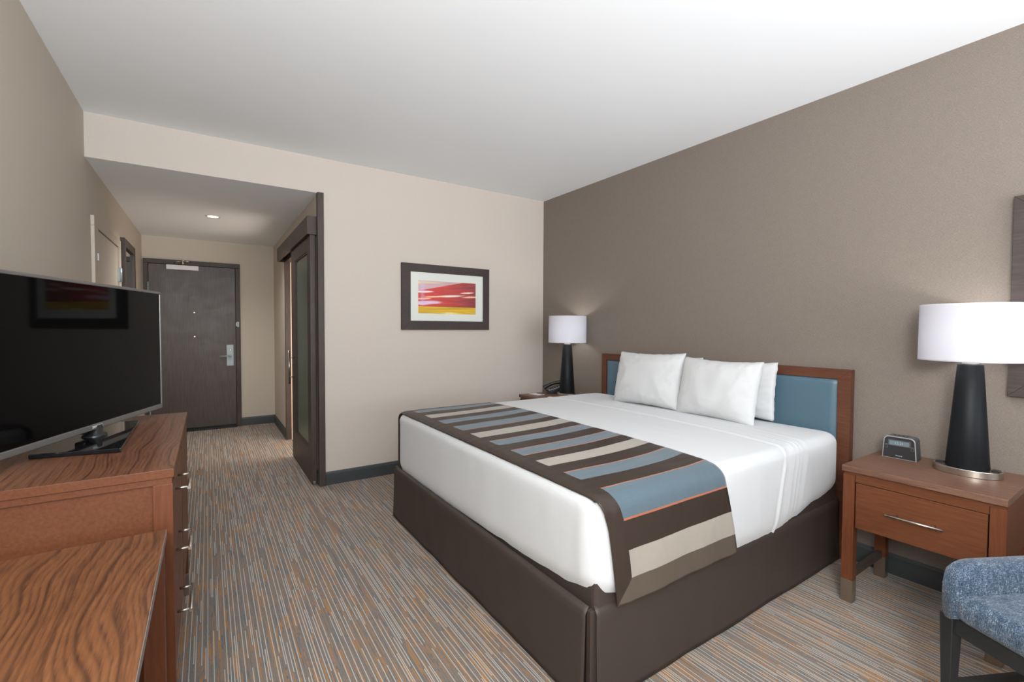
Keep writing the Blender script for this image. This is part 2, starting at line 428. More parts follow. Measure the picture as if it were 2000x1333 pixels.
# ------------------------------------------------------------------ entry door
d = empty('door_1', (-0.143, YE, 0), 0, 'dark brown hotel entry door at the end of the hallway', 'door', kind='structure')
fr = MB().box(-0.645, -0.600, YE-0.035, YE, 0, 2.115, 0.003).box(0.314, 0.366, YE-0.035, YE, 0, 2.115, 0.003).box(-0.645, 0.366, YE-0.035, YE, 2.115, 2.170, 0.003)
fr.build('door_frame', M['espresso'], d)
MB().box(-0.596, 0.310, YE-0.018, YE-0.002, 0.014, 2.111, 0.001).build('door_leaf', M['entry'], d)
MB().box(-0.600, -0.596, YE-0.014, YE-0.001, 0.014, 2.115).box(0.310, 0.314, YE-0.014, YE-0.001, 0.014, 2.115).box(-0.6, 0.314, YE-0.014, YE-0.001, 2.111, 2.115).build('door_gap', M['dark_gap'], d)
MB().box(-0.59, 0.305, YE-0.024, YE-0.018, 0.014, 0.04).build('door_sweep', M['black'], d)
lk = MB().box(0.204, 0.284, YE-0.032, YE-0.018, 0.820, 1.098, 0.003).build('lock_plate', M['steel'], d)
MB().lathe((0.244, YE-0.075, 0.952), [(0, 0), (0.016, 0), (0.016, 0.05), (0, 0.05)], 20, 'Y').tube([(0.244, YE-0.068, 0.952), (0.20, YE-0.07, 0.953), (0.123, YE-0.062, 0.950)], 0.0085, 12).build('lever_handle', M['steel'], lk)
MB().lathe((0.244, YE-0.036, 1.04), [(0, 0), (0.009, 0), (0.009, 0.006), (0, 0.006)], 16, 'Y').box(0.240, 0.248, YE-0.05, YE-0.034, 1.02, 1.045, 0.001).build('thumb_turn', M['nickel'], lk)
for z in (1.517, 1.209):
    MB().lathe((-0.140, YE-0.024, z), [(0, 0.001), (0.005, 0), (0.011, 0.0), (0.012, 0.006), (0, 0.006)], 20, 'Y').build('peephole', M['nickel'], d)
cl = MB().box(-0.418, -0.088, YE-0.07, YE-0.018, 2.048, 2.106, 0.003).build('door_closer', M['white_metal'], d)
MB().tube([(-0.25, YE-0.06, 2.110), (-0.25, YE-0.06, 2.165)], 0.012, 14).lathe((-0.25, YE-0.06, 2.160), [(0, 0), (0.022, 0), (0.022, 0.006), (0, 0.006)], 18).tube([(-0.25, YE-0.06, 2.150), (-0.30, YE-0.10, 2.142), (-0.34, YE-0.055, 2.128)], 0.006, 8).tube([(-0.25, YE-0.06, 2.150), (-0.20, YE-0.10, 2.152), (-0.165, YE-0.05, 2.152)], 0.006, 8).build('closer_arm', M['nickel'], cl)
for z in (1.83, 1.05, 0.25):
    h_ = MB()
    for k in range(5): h_.lathe((-0.600, YE-0.040, z-0.05+k*0.021), [(0, 0), (0.007, 0), (0.007, 0.019), (0, 0.019)], 12)
    h_.build('hinge', M['steel'], d)
MB().box(0.322, 0.350, YE-0.048, YE-0.035, 1.335, 1.405, 0.002).box(0.312, 0.330, YE-0.060, YE-0.045, 1.345, 1.395, 0.003).build('door_guard', M['steel'], d)

# ------------------------------------------------------------------ connecting door in the left wall
d = empty('door_2', (XL, 4.8, 0), 0, 'taupe painted connecting door in the left wall beside the mirror', 'door', kind='structure')
MB().box(XL, XL+0.021, 4.21, 4.345, 0, 2.03, 0.003).box(XL, XL+0.021, 5.262, 5.37, 0, 2.03, 0.003).box(XL, XL+0.021, 4.21, 5.37, 2.03, 2.10, 0.003).build('door_frame', M['door_paint'], d)
MB().box(XL, XL+0.012, 4.351, 5.250, 0.01, 2.024, 0.001).build('door_leaf', M['door_paint'], d)
MB().box(XL, XL+0.004, 4.345, 5.262, 0.0, 2.03).build('door_gap', M['dark_gap'], d)
for z in (1.79, 1.0, 0.22):
    MB().lathe((XL+0.026, 5.248, z-0.06), [(0, 0), (0.009, 0), (0.009, 0.12), (0, 0.12)], 14).lathe((XL+0.026, 5.292, z-0.06), [(0, 0), (0.009, 0), (0.009, 0.12), (0, 0.12)], 14).box(XL+0.012, XL+0.024, 5.235, 5.305, z-0.06, z+0.06, 0.001).build('hinge', M['steel'], d)
MB().box(XL+0.021, XL+0.026, 4.30, 4.34, 1.80, 1.85, 0.001).build('strike_plate', M['white_metal'], d)

# ------------------------------------------------------------------ sliding bathroom door
d = empty('door_3', (0.736, 4.6, 0), 0, 'dark wood sliding barn door with frosted glass panel beside the art wall', 'door', kind='structure')
x0, x1, y0, y1, z1 = 0.716, 0.757, 4.125, 5.155, 2.15
g0, g1, gz0, gz1 = 4.262, 4.905, 0.295, 1.985
MB().box(x0, x1, y0, g0, 0.012, z1, 0.001).box(x0, x1, g1, y1, 0.012, z1, 0.001).box(x0, x1, g0, g1, 0.012, gz0, 0.001).box(x0, x1, g0, g1, gz1, z1, 0.001).build('door_frame', M['espresso'], d)
MB().box(x0+0.014, x0+0.022, g0-0.004, g1+0.004, gz0-0.004, gz1+0.004).build('glass_panel', M['frost'], d)
b_ = MB()
for (a1, a2, c1, c2) in ((g0, g0+0.012, gz0, gz1), (g1-0.012, g1, gz0, gz1), (g0, g1, gz0, gz0+0.012), (g0, g1, gz1-0.012, gz1)): b_.box(x0+0.004, x0+0.014, a1, a2, c1, c2, 0.001)
b_.build('glazing_bead', M['espresso'], d)
hy = 4.99
MB().tube([(0.668, hy, 0.775), (0.668, hy, 1.105)], 0.0095, 16).tube([(0.668, hy, 0.845), (0.716, hy, 0.845)], 0.007, 12).tube([(0.668, hy, 1.035), (0.716, hy, 1.035)], 0.007, 12).build('bar_handle', M['nickel'], d)
MB().box(0.728, 0.745, 4.112, 4.126, 0.014, 0.034, 0.001).build('floor_guide', M['nickel'], d)

# ------------------------------------------------------------------ hallway mirror
mr = empty('wall_mirror', (XL, 5.87, 0.45), 0, 'tall mirror in dark wooden frame on the left hallway wall', 'mirror')
y0, y1, z0, z1, p = 5.50, 6.24, 0.45, 2.155, 0.033
MB().box(XL+0.001, XL+p, y0, y0+0.075, z0, z1, 0.002).box(XL+0.001, XL+p, y1-0.075, y1, z0, z1, 0.002).box(XL+0.001, XL+p, y0+.075, y1-.075, z1-0.075, z1, 0.002).box(XL+0.001, XL+p, y0+.075, y1-.075, z0, z0+0.075, 0.002).build('mirror_frame', M['espresso'], mr)
MB().box(XL+0.006, XL+0.014, y0+0.07, y1-0.07, z0+0.07, z1-0.07).build('mirror_glass', M['mirror'], mr)

# ------------------------------------------------------------------ downlight
dl = empty('ceiling_light', (0.058, 5.54, ZS), 0, 'small round recessed downlight in the hallway ceiling', 'ceiling light')
MB().lathe((0.058, 5.54, ZS), [(0.046, -0.002), (0.052, -0.006), (0.064, -0.004), (0.066, 0.0), (0.046, 0.0), (0.046, -0.002)], 40).build('trim_ring', M['white_metal'], dl)
MB().lathe((0.058, 5.54, ZS-0.003), [(0, 0), (0.046, 0), (0.046, 0.003), (0, 0.003)], 32).build('lens', M['lens'], dl)

# ------------------------------------------------------------------ abstract picture
pc = empty('framed_picture', (1.941, YA, 1.318), 0, 'abstract red and yellow print with white mat in a dark wood frame', 'picture')
px0, px1, pz0, pz1, yf, yb = 1.478, 2.404, 1.318, 1.934, YA-0.028, YA-0.001
ix0, ix1, iz0, iz1 = 1.563, 2.334, 1.402, 1.858
def mitred(m, axis, pos0, pos1, o, i):
    """mitred frame; o,i = outer/inner (a0,a1,b0,b1); extrude along axis from pos0 to pos1 (front is pos0)"""
    oc = [(o[0], o[2]), (o[1], o[2]), (o[1], o[3]), (o[0], o[3])]; ic = [(i[0], i[2]), (i[1], i[2]), (i[1], i[3]), (i[0], i[3])]
    def P(a, b, t): return (a, t, b) if axis == 'Y' else (t, a, b)
    for k in range(4):
        k2 = (k+1) % 4; q = [oc[k], oc[k2], ic[k2], ic[k]]
        t = bmesh.new()
        A = [t.verts.new(P(a, b, pos0)) for a, b in q]; B = [t.verts.new(P(a, b, pos1)) for a, b in q]
        t.faces.new(A); t.faces.new(B[::-1])
        for j in range(4): t.faces.new((A[j], B[j], B[(j+1) % 4], A[(j+1) % 4]))
        bmesh.ops.recalc_face_normals(t, faces=list(t.faces)); bmesh.ops.bevel(t, geom=list(t.edges), offset=0.0012, segments=1, affect='EDGES')
        m._merge(t)
    return m
mitred(MB(), 'Y', yf, yb, (px0, px1, pz0, pz1), (ix0, ix1, iz0, iz1)).build('picture_frame', M['dark_frame'], pc)
MB().box(ix0-0.005, ix1+0.005, YA-0.016, YA-0.010, iz0-0.005, iz1+0.005).build('mat_board', M['mat_board'], pc)
def art_color(u, v):
    n = noise.noise(Vector((u*2.0, v*16, 3.1))); n2 = noise.noise(Vector((u*5, v*34, 7.7)))
    def mixc(a, b, t): t = max(0, min(1, t)); return tuple(a[i]+(b[i]-a[i])*t for i in range(3))
    red = mixc((205, 72, 66), (140, 62, 66), (u-0.35)*1.3 + n*0.4)
    c = red
    if v < 0.215: c = mixc((226, 186, 48), (196, 160, 40), 0.5+n); c = mixc(c, (240, 226, 150), (0.04-v)*14 + n2*1.5)
    elif v < 0.235: c = mixc((190, 70, 60), (120, 50, 50), u)
    else:
        line = 0.68 + 0.42*u
        if v > line: c = mixc((206, 176, 182), (196, 160, 160), u+n); c = mixc(c, (228, 214, 150), 1-abs(v-0.93-0.1*u)*14 - u*1.6)
        for (cu, cv, su, sv, cc) in ((0.55, 0.56, 0.22, 0.035, (236, 226, 214)), (0.84, 0.68, 0.12, 0.022, (238, 226, 208)), (0.92, 0.55, 0.18, 0.03, (240, 196, 168)), (0.28, 0.52, 0.18, 0.02, (240, 206, 170)), (0.14, 0.33, 0.26, 0.06, (222, 196, 218)), (0.10, 0.66, 0.16, 0.03, (238, 224, 226)), (0.10, 0.45, 0.12, 0.03, (236, 190, 170))):
            dd = ((u-cu)/su)**2 + ((v-cv-0.12*(u-cu))/sv)**2
            c = mixc(c, cc, (1.3-dd)*1.3 + n2*0.6 if dd < 1.6 else 0)
        c = mixc(c, (206, 190, 224), (1-abs(u-0.07)/0.05)*0.55)
    c = mixc(c, (255, 255, 255), n2*0.12)
    return c
def artwork():
    m = MB(); nu, nv = 160, 90
    a0, a1, b0, b1 = 1.640, 2.250, 1.472, 1.782
    m.grid(lambda i, j: (a0+(a1-a0)*i/nu, YA-0.0175, b0+(b1-b0)*j/nv), nu, nv, smooth=False)
    t = bpy.data.materials.new('abstract_print'); t.use_nodes = True
    b = t.node_tree.nodes['Principled BSDF']; b.inputs['Roughness'].default_value = 0.5
    at = t.node_tree.nodes.new('ShaderNodeAttribute'); at.attribute_name = 'ink'; t.node_tree.links.new(at.outputs['Color'], b.inputs['Base Color'])
    o = m.build('art_print', t, pc)
    ca = o.data.color_attributes.new('ink', 'FLOAT_COLOR', 'POINT')
    for k, vv in enumerate(o.data.vertices):
        w_ = vv.co + Vector(pc.location)
        ca.data[k].color = lin(art_color((w_.x-a0)/(a1-a0), (w_.z-b0)/(b1-b0)))
    return o
artwork()
def clear_glass():
    m = bpy.data.materials.new('picture_glass'); m.use_nodes = True; t = m.node_tree; t.nodes.clear()
    o = t.nodes.new('ShaderNodeOutputMaterial'); a = t.nodes.new('ShaderNodeBsdfTransparent'); g = t.nodes.new('ShaderNodeBsdfGlossy'); x = t.nodes.new('ShaderNodeMixShader'); fz = t.nodes.new('ShaderNodeFresnel')
    g.inputs['Roughness'].default_value = 0.03; fz.inputs[0].default_value = 1.35
    t.links.new(fz.outputs[0], x.inputs[0]); t.links.new(a.outputs[0], x.inputs[1]); t.links.new(g.outputs[0], x.inputs[2]); t.links.new(x.outputs[0], o.inputs[0]); return m
M['pglass'] = clear_glass()
gp = MB(); gp.grid(lambda i, j: (ix0+(ix1-ix0)*i, YA-0.0205, iz0+(iz1-iz0)*j), 1, 1, False); gp.build('picture_glass', M['pglass'], pc)

# right wall frame (mostly out of the photo)
rf = empty('framed_picture', (XR, 0.14, 1.034), 0, 'dark wood wall frame cut by the right edge, behind the near lamp', 'picture')
mitred(MB(), 'X', XR-0.034, XR-0.001, (-0.21, 0.491, 1.034, 1.953), (-0.10, 0.381, 1.144, 1.843)).build('picture_frame', M['dark_frame'], rf)
MB().box(XR-0.016, XR-0.010, -0.105, 0.386, 1.139, 1.848).build('mat_board', mat('grey_mat_board', (150, 148, 142), 0.7), rf)

# ------------------------------------------------------------------ BED
bx0, bx1, by0, by1 = 1.098, 3.035, 1.128, 3.125     # mattress
bed = empty('bed', (2.08, 2.12, 0), 0, 'king bed with white linen, brown satin skirt and blue padded headboard', 'bed')
YC, XC = (by0+by1)/2, (bx0+bx1)/2
def crown(x, y):
    nx = min(1, abs((x-XC)/((bx1-bx0)/2))); ny = min(1, abs((y-YC)/((by1-by0)/2)))
    return 0.744 + 0.022*(1-nx**3)*(1-ny**3)
def pleat(x, a, w_, h_): return h_*math.exp(-((x-a)/w_)**2)
def ridges(x, y, drop):
    xx = x + 0.25*drop + 0.06*max(0, (1.75-y))**2
    r = pleat(xx, 2.43, 0.009, 0.006) - pleat(xx, 2.412, 0.012, 0.002)
    for a, w_, h_ in ((2.47, 0.02, -0.003), (2.52, 0.008, 0.003), (2.565, 0.007, 0.0035), (2.60, 0.006, 0.003), (2.66, 0.02, 0.004)):
        r += pleat(xx, a, w_, h_) * max(0, min(1, (1.95-y)/0.5 + 0.15)) * (1-0.45*min(1, drop/0.1))
    r += 0.0022*noise.noise(Vector((x*3.5, y*3.5, 1.0))) + 0.0010*noise.noise(Vector((x*14, y*11, 4.0)))
    return r
def rrect(x0, x1, y0, y1, r, nx, ny, nc):
    pts = []
    def seg(a, b, n):
        for k in range(n): t = k/n; pts.append((a[0]+(b[0]-a[0])*t, a[1]+(b[1]-a[1])*t))
    def arc(cx, cy, a0, n):
        for k in range(n): t = a0 + PI/2*k/n; pts.append((cx+r*math.cos(t), cy+r*math.sin(t)))
    seg((x0+r, y0), (x1-r, y0), nx); arc(x1-r, y0+r, -PI/2, nc)
    seg((x1, y0+r), (x1, y1-r), ny); arc(x1-r, y1-r, 0, nc)
    seg((x1-r, y1), (x0+r, y1), nx); arc(x0+r, y1-r, PI/2, nc)
    seg((x0, y1-r), (x0, y0+r), ny); arc(x0+r, y0+r, PI, nc)
    return pts
def lerp_tab(t, tab):
    if t <= tab[0][0]: return tab[0][1]
    for (a, va), (b, vb) in zip(tab[:-1], tab[1:]):
        if t <= b:
            k = (t-a)/(b-a); k = k*k*(3-2*k); return va+(vb-va)*k
    return tab[-1][1]
def sheet_bottom(x, y):
    if x < bx0 + 0.05 and y > by0+0.05:       # foot
        return lerp_tab(y, [(1.15, 0.418), (1.32, 0.388), (1.6, 0.370), (2.3, 0.352), (3.1, 0.345)]) + 0.004*noise.noise(Vector((0, y*14, 0)))
    if y < YC:
        return lerp_tab(x, [(1.12, 0.405), (1.3, 0.37), (1.9, 0.340), (2.25, 0.330), (2.53, 0.368), (2.77, 0.405), (3.02, 0.44)])
    return 0.35
def make_sheet():
    m = MB(); rings = []; R = 0.055; rc = 0.09
    NX, NY, NC = 380, 120, 10
    def ring(inset, zf):
        r = max(0.012, rc - inset)
        pts = rrect(bx0+inset, bx1-inset, by0+inset, by1-inset, r, NX, NY, NC)
        out = []
        for (x, y) in pts:
            z, dr = zf(x, y); out.append((x, y, z, dr, inset))
        return out
    K = 14
    for k in range(K):                          # vertical side
        t = k/K
        def zf(x, y, t=t):
            zb = sheet_bottom(x, y); zt = crown(x, y) - R; z = zb + (zt-zb)*t; return z, crown(x, y)-z
        rings.append(ring(0.018*max(0, (0.18-t)/0.18)**1.5, zf))
    for k in range(9):                          # edge roll
        a = PI/2*k/8
        rings.append(ring(R*(1-math.cos(a)), lambda x, y, a=a: (crown(x, y) - R + R*math.sin(a), R*(1-math.sin(a)))))
    for ins in (R+0.012, R+0.03):
        rings.append(ring(ins, lambda x, y: (crown(x, y), 0.0)))
    ins = R+0.05
    rings.append([(x, y, crown(x, y), 0.0, ins) for x, y in rrect(bx0+ins, bx1-ins, by0+ins, by1-ins, 0.0, NX, NY, NC)])
    V = []
    for ri, rg in enumerate(rings):
        row = []; L = len(rg)
        for i, (x, y, z, dr, ins) in enumerate(rg):
            rd = ridges(x, y, dr)
            if ri < K:
                px, py = rg[i-1][:2]; qx, qy = rg[(i+1) % L][:2]; tx, ty = qx-px, qy-py; l_ = math.hypot(tx, ty) or 1
                nx, ny = ty/l_, -tx/l_
                wv = 0.0035*noise.noise(Vector((x*5, y*5, z*1.3))) + 0.0012*noise.noise(Vector((x*22, y*22, z*2)))
                row.append(m.bm.verts.new((x+nx*(rd+wv), y+ny*(rd+wv), z)))
            else: row.append(m.bm.verts.new((x, y, z+rd)))
        V.append(row)
    for a, b in zip(V[:-1], V[1:]):
        L = len(a)
        for i in range(L):
            f = m.bm.faces.new((a[i], a[(i+1) % L], b[(i+1) % L], b[i])); f.smooth = True
    gx0, gx1, gy0, gy1 = bx0+ins, bx1-ins, by0+ins, by1-ins
    def top(i, j):
        x = gx0+(gx1-gx0)*i/NX; y = gy0+(gy1-gy0)*j/NY
        return (x, y, crown(x, y)+ridges(x, y, 0.0))
    m.grid(top, NX, NY)
    bmesh.ops.remove_doubles(m.bm, verts=list(m.bm.verts), dist=0.00005)
    bmesh.ops.recalc_face_normals(m.bm, faces=list(m.bm.faces))
    return m.build('bed_sheet', M['sheet'], bed)
make_sheet()
# base under the mattress + skirt
MB().box(bx0+0.022, bx1, by0+0.022, by1-0.022, 0.02, 0.47, 0.02, 3).build('box_spring', M['skirt'], bed)
def skirt_panel(p0, p1, nrm, top, name='skirt_panel', gap0=0.0):
    m = MB(); a, b, n = Vector(p0), Vector(p1), Vector(nrm); L = (b-a).length
    nu, nv = max(8, int(L/0.02)), 14
    def fn(i, j):
        u = i/nu; t = j/nv; p = a + (b-a)*u; z = 0.006 + (top-0.006)*t
        wv = 0.006*noise.noise(Vector((u*L*3.0, 0, 0.7)) + n)*(1-t) + 0.0025*noise.noise(Vector((u*L*9, t*1.2, 3))) + 0.010*(1-t)**2
        if j == nv: wv -= 0.016
        if j == nv-1: wv += 0.001
        return p + n*wv + Vector((0, 0, z))
    m.grid(fn, nu, nv)
    bmesh.ops.recalc_face_normals(m.bm, faces=list(m.bm.faces))
    o = m.build(name, M['skirt'], bed)
    s_ = o.modifiers.new('thick', 'SOLIDIFY'); s_.thickness = 0.002; s_.offset = -1
    return o
skirt_panel((1.088, 1.165, 0), (1.088, 3.135, 0), (-1, 0, 0), 0.362)
skirt_panel((1.118, 1.142, 0), (3.05, 1.142, 0), (0, -1, 0), 0.362)
skirt_panel((1.088, 3.135, 0), (3.05, 3.135, 0), (0, 1, 0), 0.362)
m = MB().box(1.098, 1.118, 1.150, 1.172, 0.006, 0.35, 0.002); m.build('skirt_pleat', M['skirt'], bed)
# headboard
hb = MB(); mitred(hb, 'X', 3.055, 3.105, (1.100, 3.084, 0.40, 1.106), (1.166, 3.030, 0.46, 1.050))
hb.box(3.06, 3.105, 1.12, 1.20, 0.0, 0.40).box(3.06, 3.105, 2.98, 3.06, 0.0, 0.40)
hbo = hb.build('headboard_frame', M['cherry_d'], bed)
m = MB(); nu, nv = 90, 40
def cush(i, j):
    u = i/nu; v_ = j/nv; e = 0.026
    y = 1.166 + 1.864*u; z = 0.46 + 0.59*v_
    du = min(y-1.166, 3.030-y); dv = min(z-0.46, 1.05-z)
    q = lambda d_: math.sqrt(max(0, 1-(1-min(1, d_/e))**2))
    return (3.070 - 0.016*q(du)*q(dv) - 0.002*noise.noise(Vector((y*4, z*4, 0))), y, z)
m.grid(cush, nu, nv); m.build('headboard_pad', M['leather'], bed)

# ---- runner
rn = MB()
def runner_path():
    pts = []; off = 0.006; R = 0.055
    zt = lambda y: crown(1.5, y)
    z0 = 0.352
    n = 24
    zc = zt(by0) - R
    for k in range(n+1): pts.append((by0-off-0.004*math.sin(k/n*PI), z0 + (zc-z0)*k/n))
    for k in range(1, 11):
        a = PI/2*k/10; pts.append((by0+R-(R+off)*math.cos(a), zc + (R+off)*math.sin(a)))
    yy = by0+R; N_ = 100
    for k in range(1, N_+1):
        y = yy + (by1-R-yy)*k/N_; pts.append((y, None))
    for k in range(1, 11):
        a = PI/2*k/10; pts.append((by1-R+(R+off)*math.sin(a), -1 - (1-math.cos(a))*(R+off)))
    for k in range(1, 13): pts.append((by1+off, -1-(R+off)-0.03*k))
    return pts
RP = runner_path()
def rz(x, y, z):
    """x dependence on top: rolls down over the foot edge"""
    if z is None: base = crown(x, y) + 0.006
    elif z < -0.5: base = crown(x, by1-0.055) + 0.006 + (z+1)
    else: base = z
    return base
# arc length (z along x=1.5)
acc = [0.0]; P3 = [(y, rz(1.5, y, z)) for y, z in RP]
for a, b in zip(P3[:-1], P3[1:]): acc.append(acc[-1] + math.hypot(b[0]-a[0], b[1]-a[1]))
def at_arc(s_):
    s_ = max(0, min(acc[-1], s_))
    for k in range(len(acc)-1):
        if s_ <= acc[k+1]:
            t = (s_-acc[k])/(acc[k+1]-acc[k]); (ya, za), (yb, zb) = RP[k], RP[k+1]
            za_ = None if za is None else za; zb_ = zb
            return ya, za, yb, zb, t
    return RP[-2][0], RP[-2][1], RP[-1][0], RP[-1][1], 1.0
def s_of_y(y):     # top part
    for k in range(len(P3)-1):
        if RP[k][1] is None or RP[k+1][1] is None:
            if P3[k][0] <= y <= P3[k+1][0]: return acc[k] + (y-P3[k][0])
    return acc[-1]
MI = dict(brown=0, blue=1, cream=2, orange=3, hem=4)
o_ = 0.007
bands = [(0.0, 'brown'), (0.090, 'cream'), (0.195, 'brown'), (0.305, 'orange'), (0.313, 'blue')]
def add(y0_, y1_, kind, lo=False, hi=False):
    s0, s1 = s_of_y(y0_), s_of_y(y1_)
    if lo: bands.append((s0, 'orange')); s0 += o_
    bands.append((s0, kind))
    if hi: bands.append((s1-o_, 'orange'))
    bands.append((s1, 'brown'))
s7 = s_of_y(1.208); bands += [(s7-o_, 'orange'), (s7, 'brown')]
add(1.315, 1.42, 'blue', hi=True); add(1.515, 1.61, 'cream'); add(1.70, 1.81, 'blue', True, True); add(1.91, 2.01, 'blue', lo=False, hi=True)
add(2.10, 2.21, 'cream'); add(2.30, 2.425, 'blue', True, False); add(2.52, 2.63, 'blue'); add(2.73, 2.845, 'cream'); add(2.955, 3.045, 'blue')
bands.append((acc[-1]-0.25, 'cream')); bands.append((acc[-1]-0.12, 'brown'))
bands.append((acc[-1], None))
rows = []; rk = []
for (s0, kd), (s1, _) in zip(bands[:-1], bands[1:]):
    n = 12 if s0 == 0.0 else max(1, int(math.ceil((s1-s0)/0.012)))
    for k in range(n): rows.append(s0+(s1-s0)*k/n); rk.append(kd)
rows.append(bands[-1][0])
RX0, RX1 = bx0+0.018, 1.835
us = [0.076*k/12 for k in range(13)] + [0.076 + (RX1-RX0-0.076)*k/46 for k in range(1, 47)]
def rpt(i, j):
    u = us[i]; s_ = rows[j]; ya, za, yb, zb, t = at_arc(s_)
    y = ya+(yb-ya)*t
    x = RX0 + u
    z = rz(x, ya, za)*(1-t) + rz(x, yb, zb)*t
    sidedrop = max(0, 0.74 - z) if y < by0+0.03 else 0
    k_ = u/(RX1-RX0)
    xx = x + sidedrop*(0.16+0.10*k_) + (0.02 if sidedrop > 0 else 0)*min(1, sidedrop/0.1)*(1-k_)
    # roll down at the foot edge, only on top
    if sidedrop == 0:
        d_ = xx - bx0; R = 0.055
        if d_ < R and z > 0.6: z -= (R+0.006) - math.sqrt(max(0, (R+0.006)**2 - (R-d_)**2))
    # soft waviness
    if sidedrop > 0:
        y -= 0.004 + 0.010*(sidedrop/0.38)*(0.5+0.8*noise.noise(Vector((xx*6, 0, 2))))
        y -= 0.0015*noise.noise(Vector((xx*30, z*9, 2)))
        if u < 0.06: y += 0.012*(1-u/0.06)*min(1, sidedrop/0.1)*0.6
    else:
        y -= 0.030*math.sin(PI*k_**1.2)*min(1, max(0, y-by0-0.03)/0.12)*min(1, max(0, by1-0.06-y)/0.12)
        z += 0.0018*noise.noise(Vector((xx*8, y*5, 3)))+0.0012*noise.noise(Vector((xx*4, y*30, 5)))+.0012
    return (xx, y, z)
def rmat(i, j):
    if i < 12: return MI['hem'] if j < i else MI['brown']
    if j < 12: return MI['hem']
    return MI[rk[j]]
RV = rn.grid(rpt, len(us)-1, len(rows)-1, mats=rmat)
for k in range(12):
    for f in [f for f in RV[k][k].link_faces if RV[k+1][k+1] in f.verts]:
        rn.bm.faces.remove(f)
    for tri, mi in (((RV[k][k], RV[k+1][k], RV[k+1][k+1]), MI['hem']), ((RV[k][k], RV[k+1][k+1], RV[k][k+1]), MI['brown'])):
        f = rn.bm.faces.new(tri); f.material_index = mi; f.smooth = True
bmesh.ops.recalc_face_normals(rn.bm, faces=list(rn.bm.faces))
ro = rn.build('bed_runner', [M['r_brown'], M['r_blue'], M['r_cream'], M['r_orange'], M['r_hem']], None, loc=(1.47, 2.12, 0.76))
s_ = ro.modifiers.new('thick', 'SOLIDIFY'); s_.thickness = 0.003; s_.offset = 0.0
tag(ro, 'striped bed runner in brown, slate blue and cream across the foot of the bed', 'bed runner')

# ---- pillows
def pillow(loc, w_, h_, th, lean, yaw, roll, label, seed):
    """local: x = width, y = height, z = thickness"""
    m = MB(); nu, nv = 44, 32
    def shape(u, v_, side):
        cu, cv = abs(u)**3.2, abs(v_)**3.2
        t = (max(0, 1-abs(u)**2.6)**0.55)*(max(0, 1-abs(v_)**2.6)**0.55)
        x = u*w_/2*(1 - 0.030*(1-v_*v_)*abs(u)) ; y = v_*h_/2*(1 - 0.080*(1-u*u)*abs(v_)**2)
        z = side*th/2*t
        e = (1-t)
        z += 0.011*noise.noise(Vector((u*2.5+seed, v_*2.5, side)))*t + 0.007*noise.noise(Vector((u*10+seed, v_*6, side*2)))*min(1, e*2.5)*(0.3+t)
        y += 0.004*noise.noise(Vector((u*6+seed, side, 0)))
        x += 0.004*noise.noise(Vector((v_*6, seed, 1)))
        return (x, y, z)
    A = m.grid(lambda i, j: shape(-1+2*i/nu, -1+2*j/nv, 1), nu, nv)
    B = m.grid(lambda i, j: shape(-1+2*i/nu, -1+2*j/nv, -1), nu, nv)
    bmesh.ops.remove_doubles(m.bm, verts=list(m.bm.verts), dist=0.0035)
    bmesh.ops.recalc_face_normals(m.bm, faces=list(m.bm.faces))
    o = m.build('pillow', M['pillow'], None, local=True)
    for p in o.data.polygons: p.use_smooth = True
    # width -> world -Y, height -> up leaning to +X, thickness -> -X (faces the foot)
    B_ = Matrix(((0, 0, -1), (-1, 0, 0), (0, 1, 0))).to_4x4()
    Rm = Matrix.Rotation(yaw, 4, 'Z') @ Matrix.Rotation(lean, 4, 'Y') @ Matrix.Rotation(roll, 4, 'X') @ B_
    o.matrix_world = Matrix.Translation(Vector(loc)) @ Rm
    tag(o, label, 'pillow', 'white pillows on the bed')
    return o
pillow((2.975, 2.300, 0.946), 0.60, 0.375, 0.10, 0.12, 0.0, 0.01, 'white pillow against the headboard, mostly hidden behind the left front pillow', 9)
pillow((2.975, 1.770, 0.940), 0.60, 0.375, 0.10, 0.12, 0.0, -0.01, 'white pillow against the headboard, peeking out right of the front pillows', 5)
pillow((2.785, 2.325, 0.955), 0.60, 0.42, 0.17, 0.24, 0.03, -0.02, 'white front pillow on the left side of the bed, nearer the far lamp', 1)
pillow((2.790, 1.760, 0.941), 0.56, 0.41, 0.17, 0.24, 0.0, 0.01, 'white front pillow in the centre, right of the other front pillow', 3)

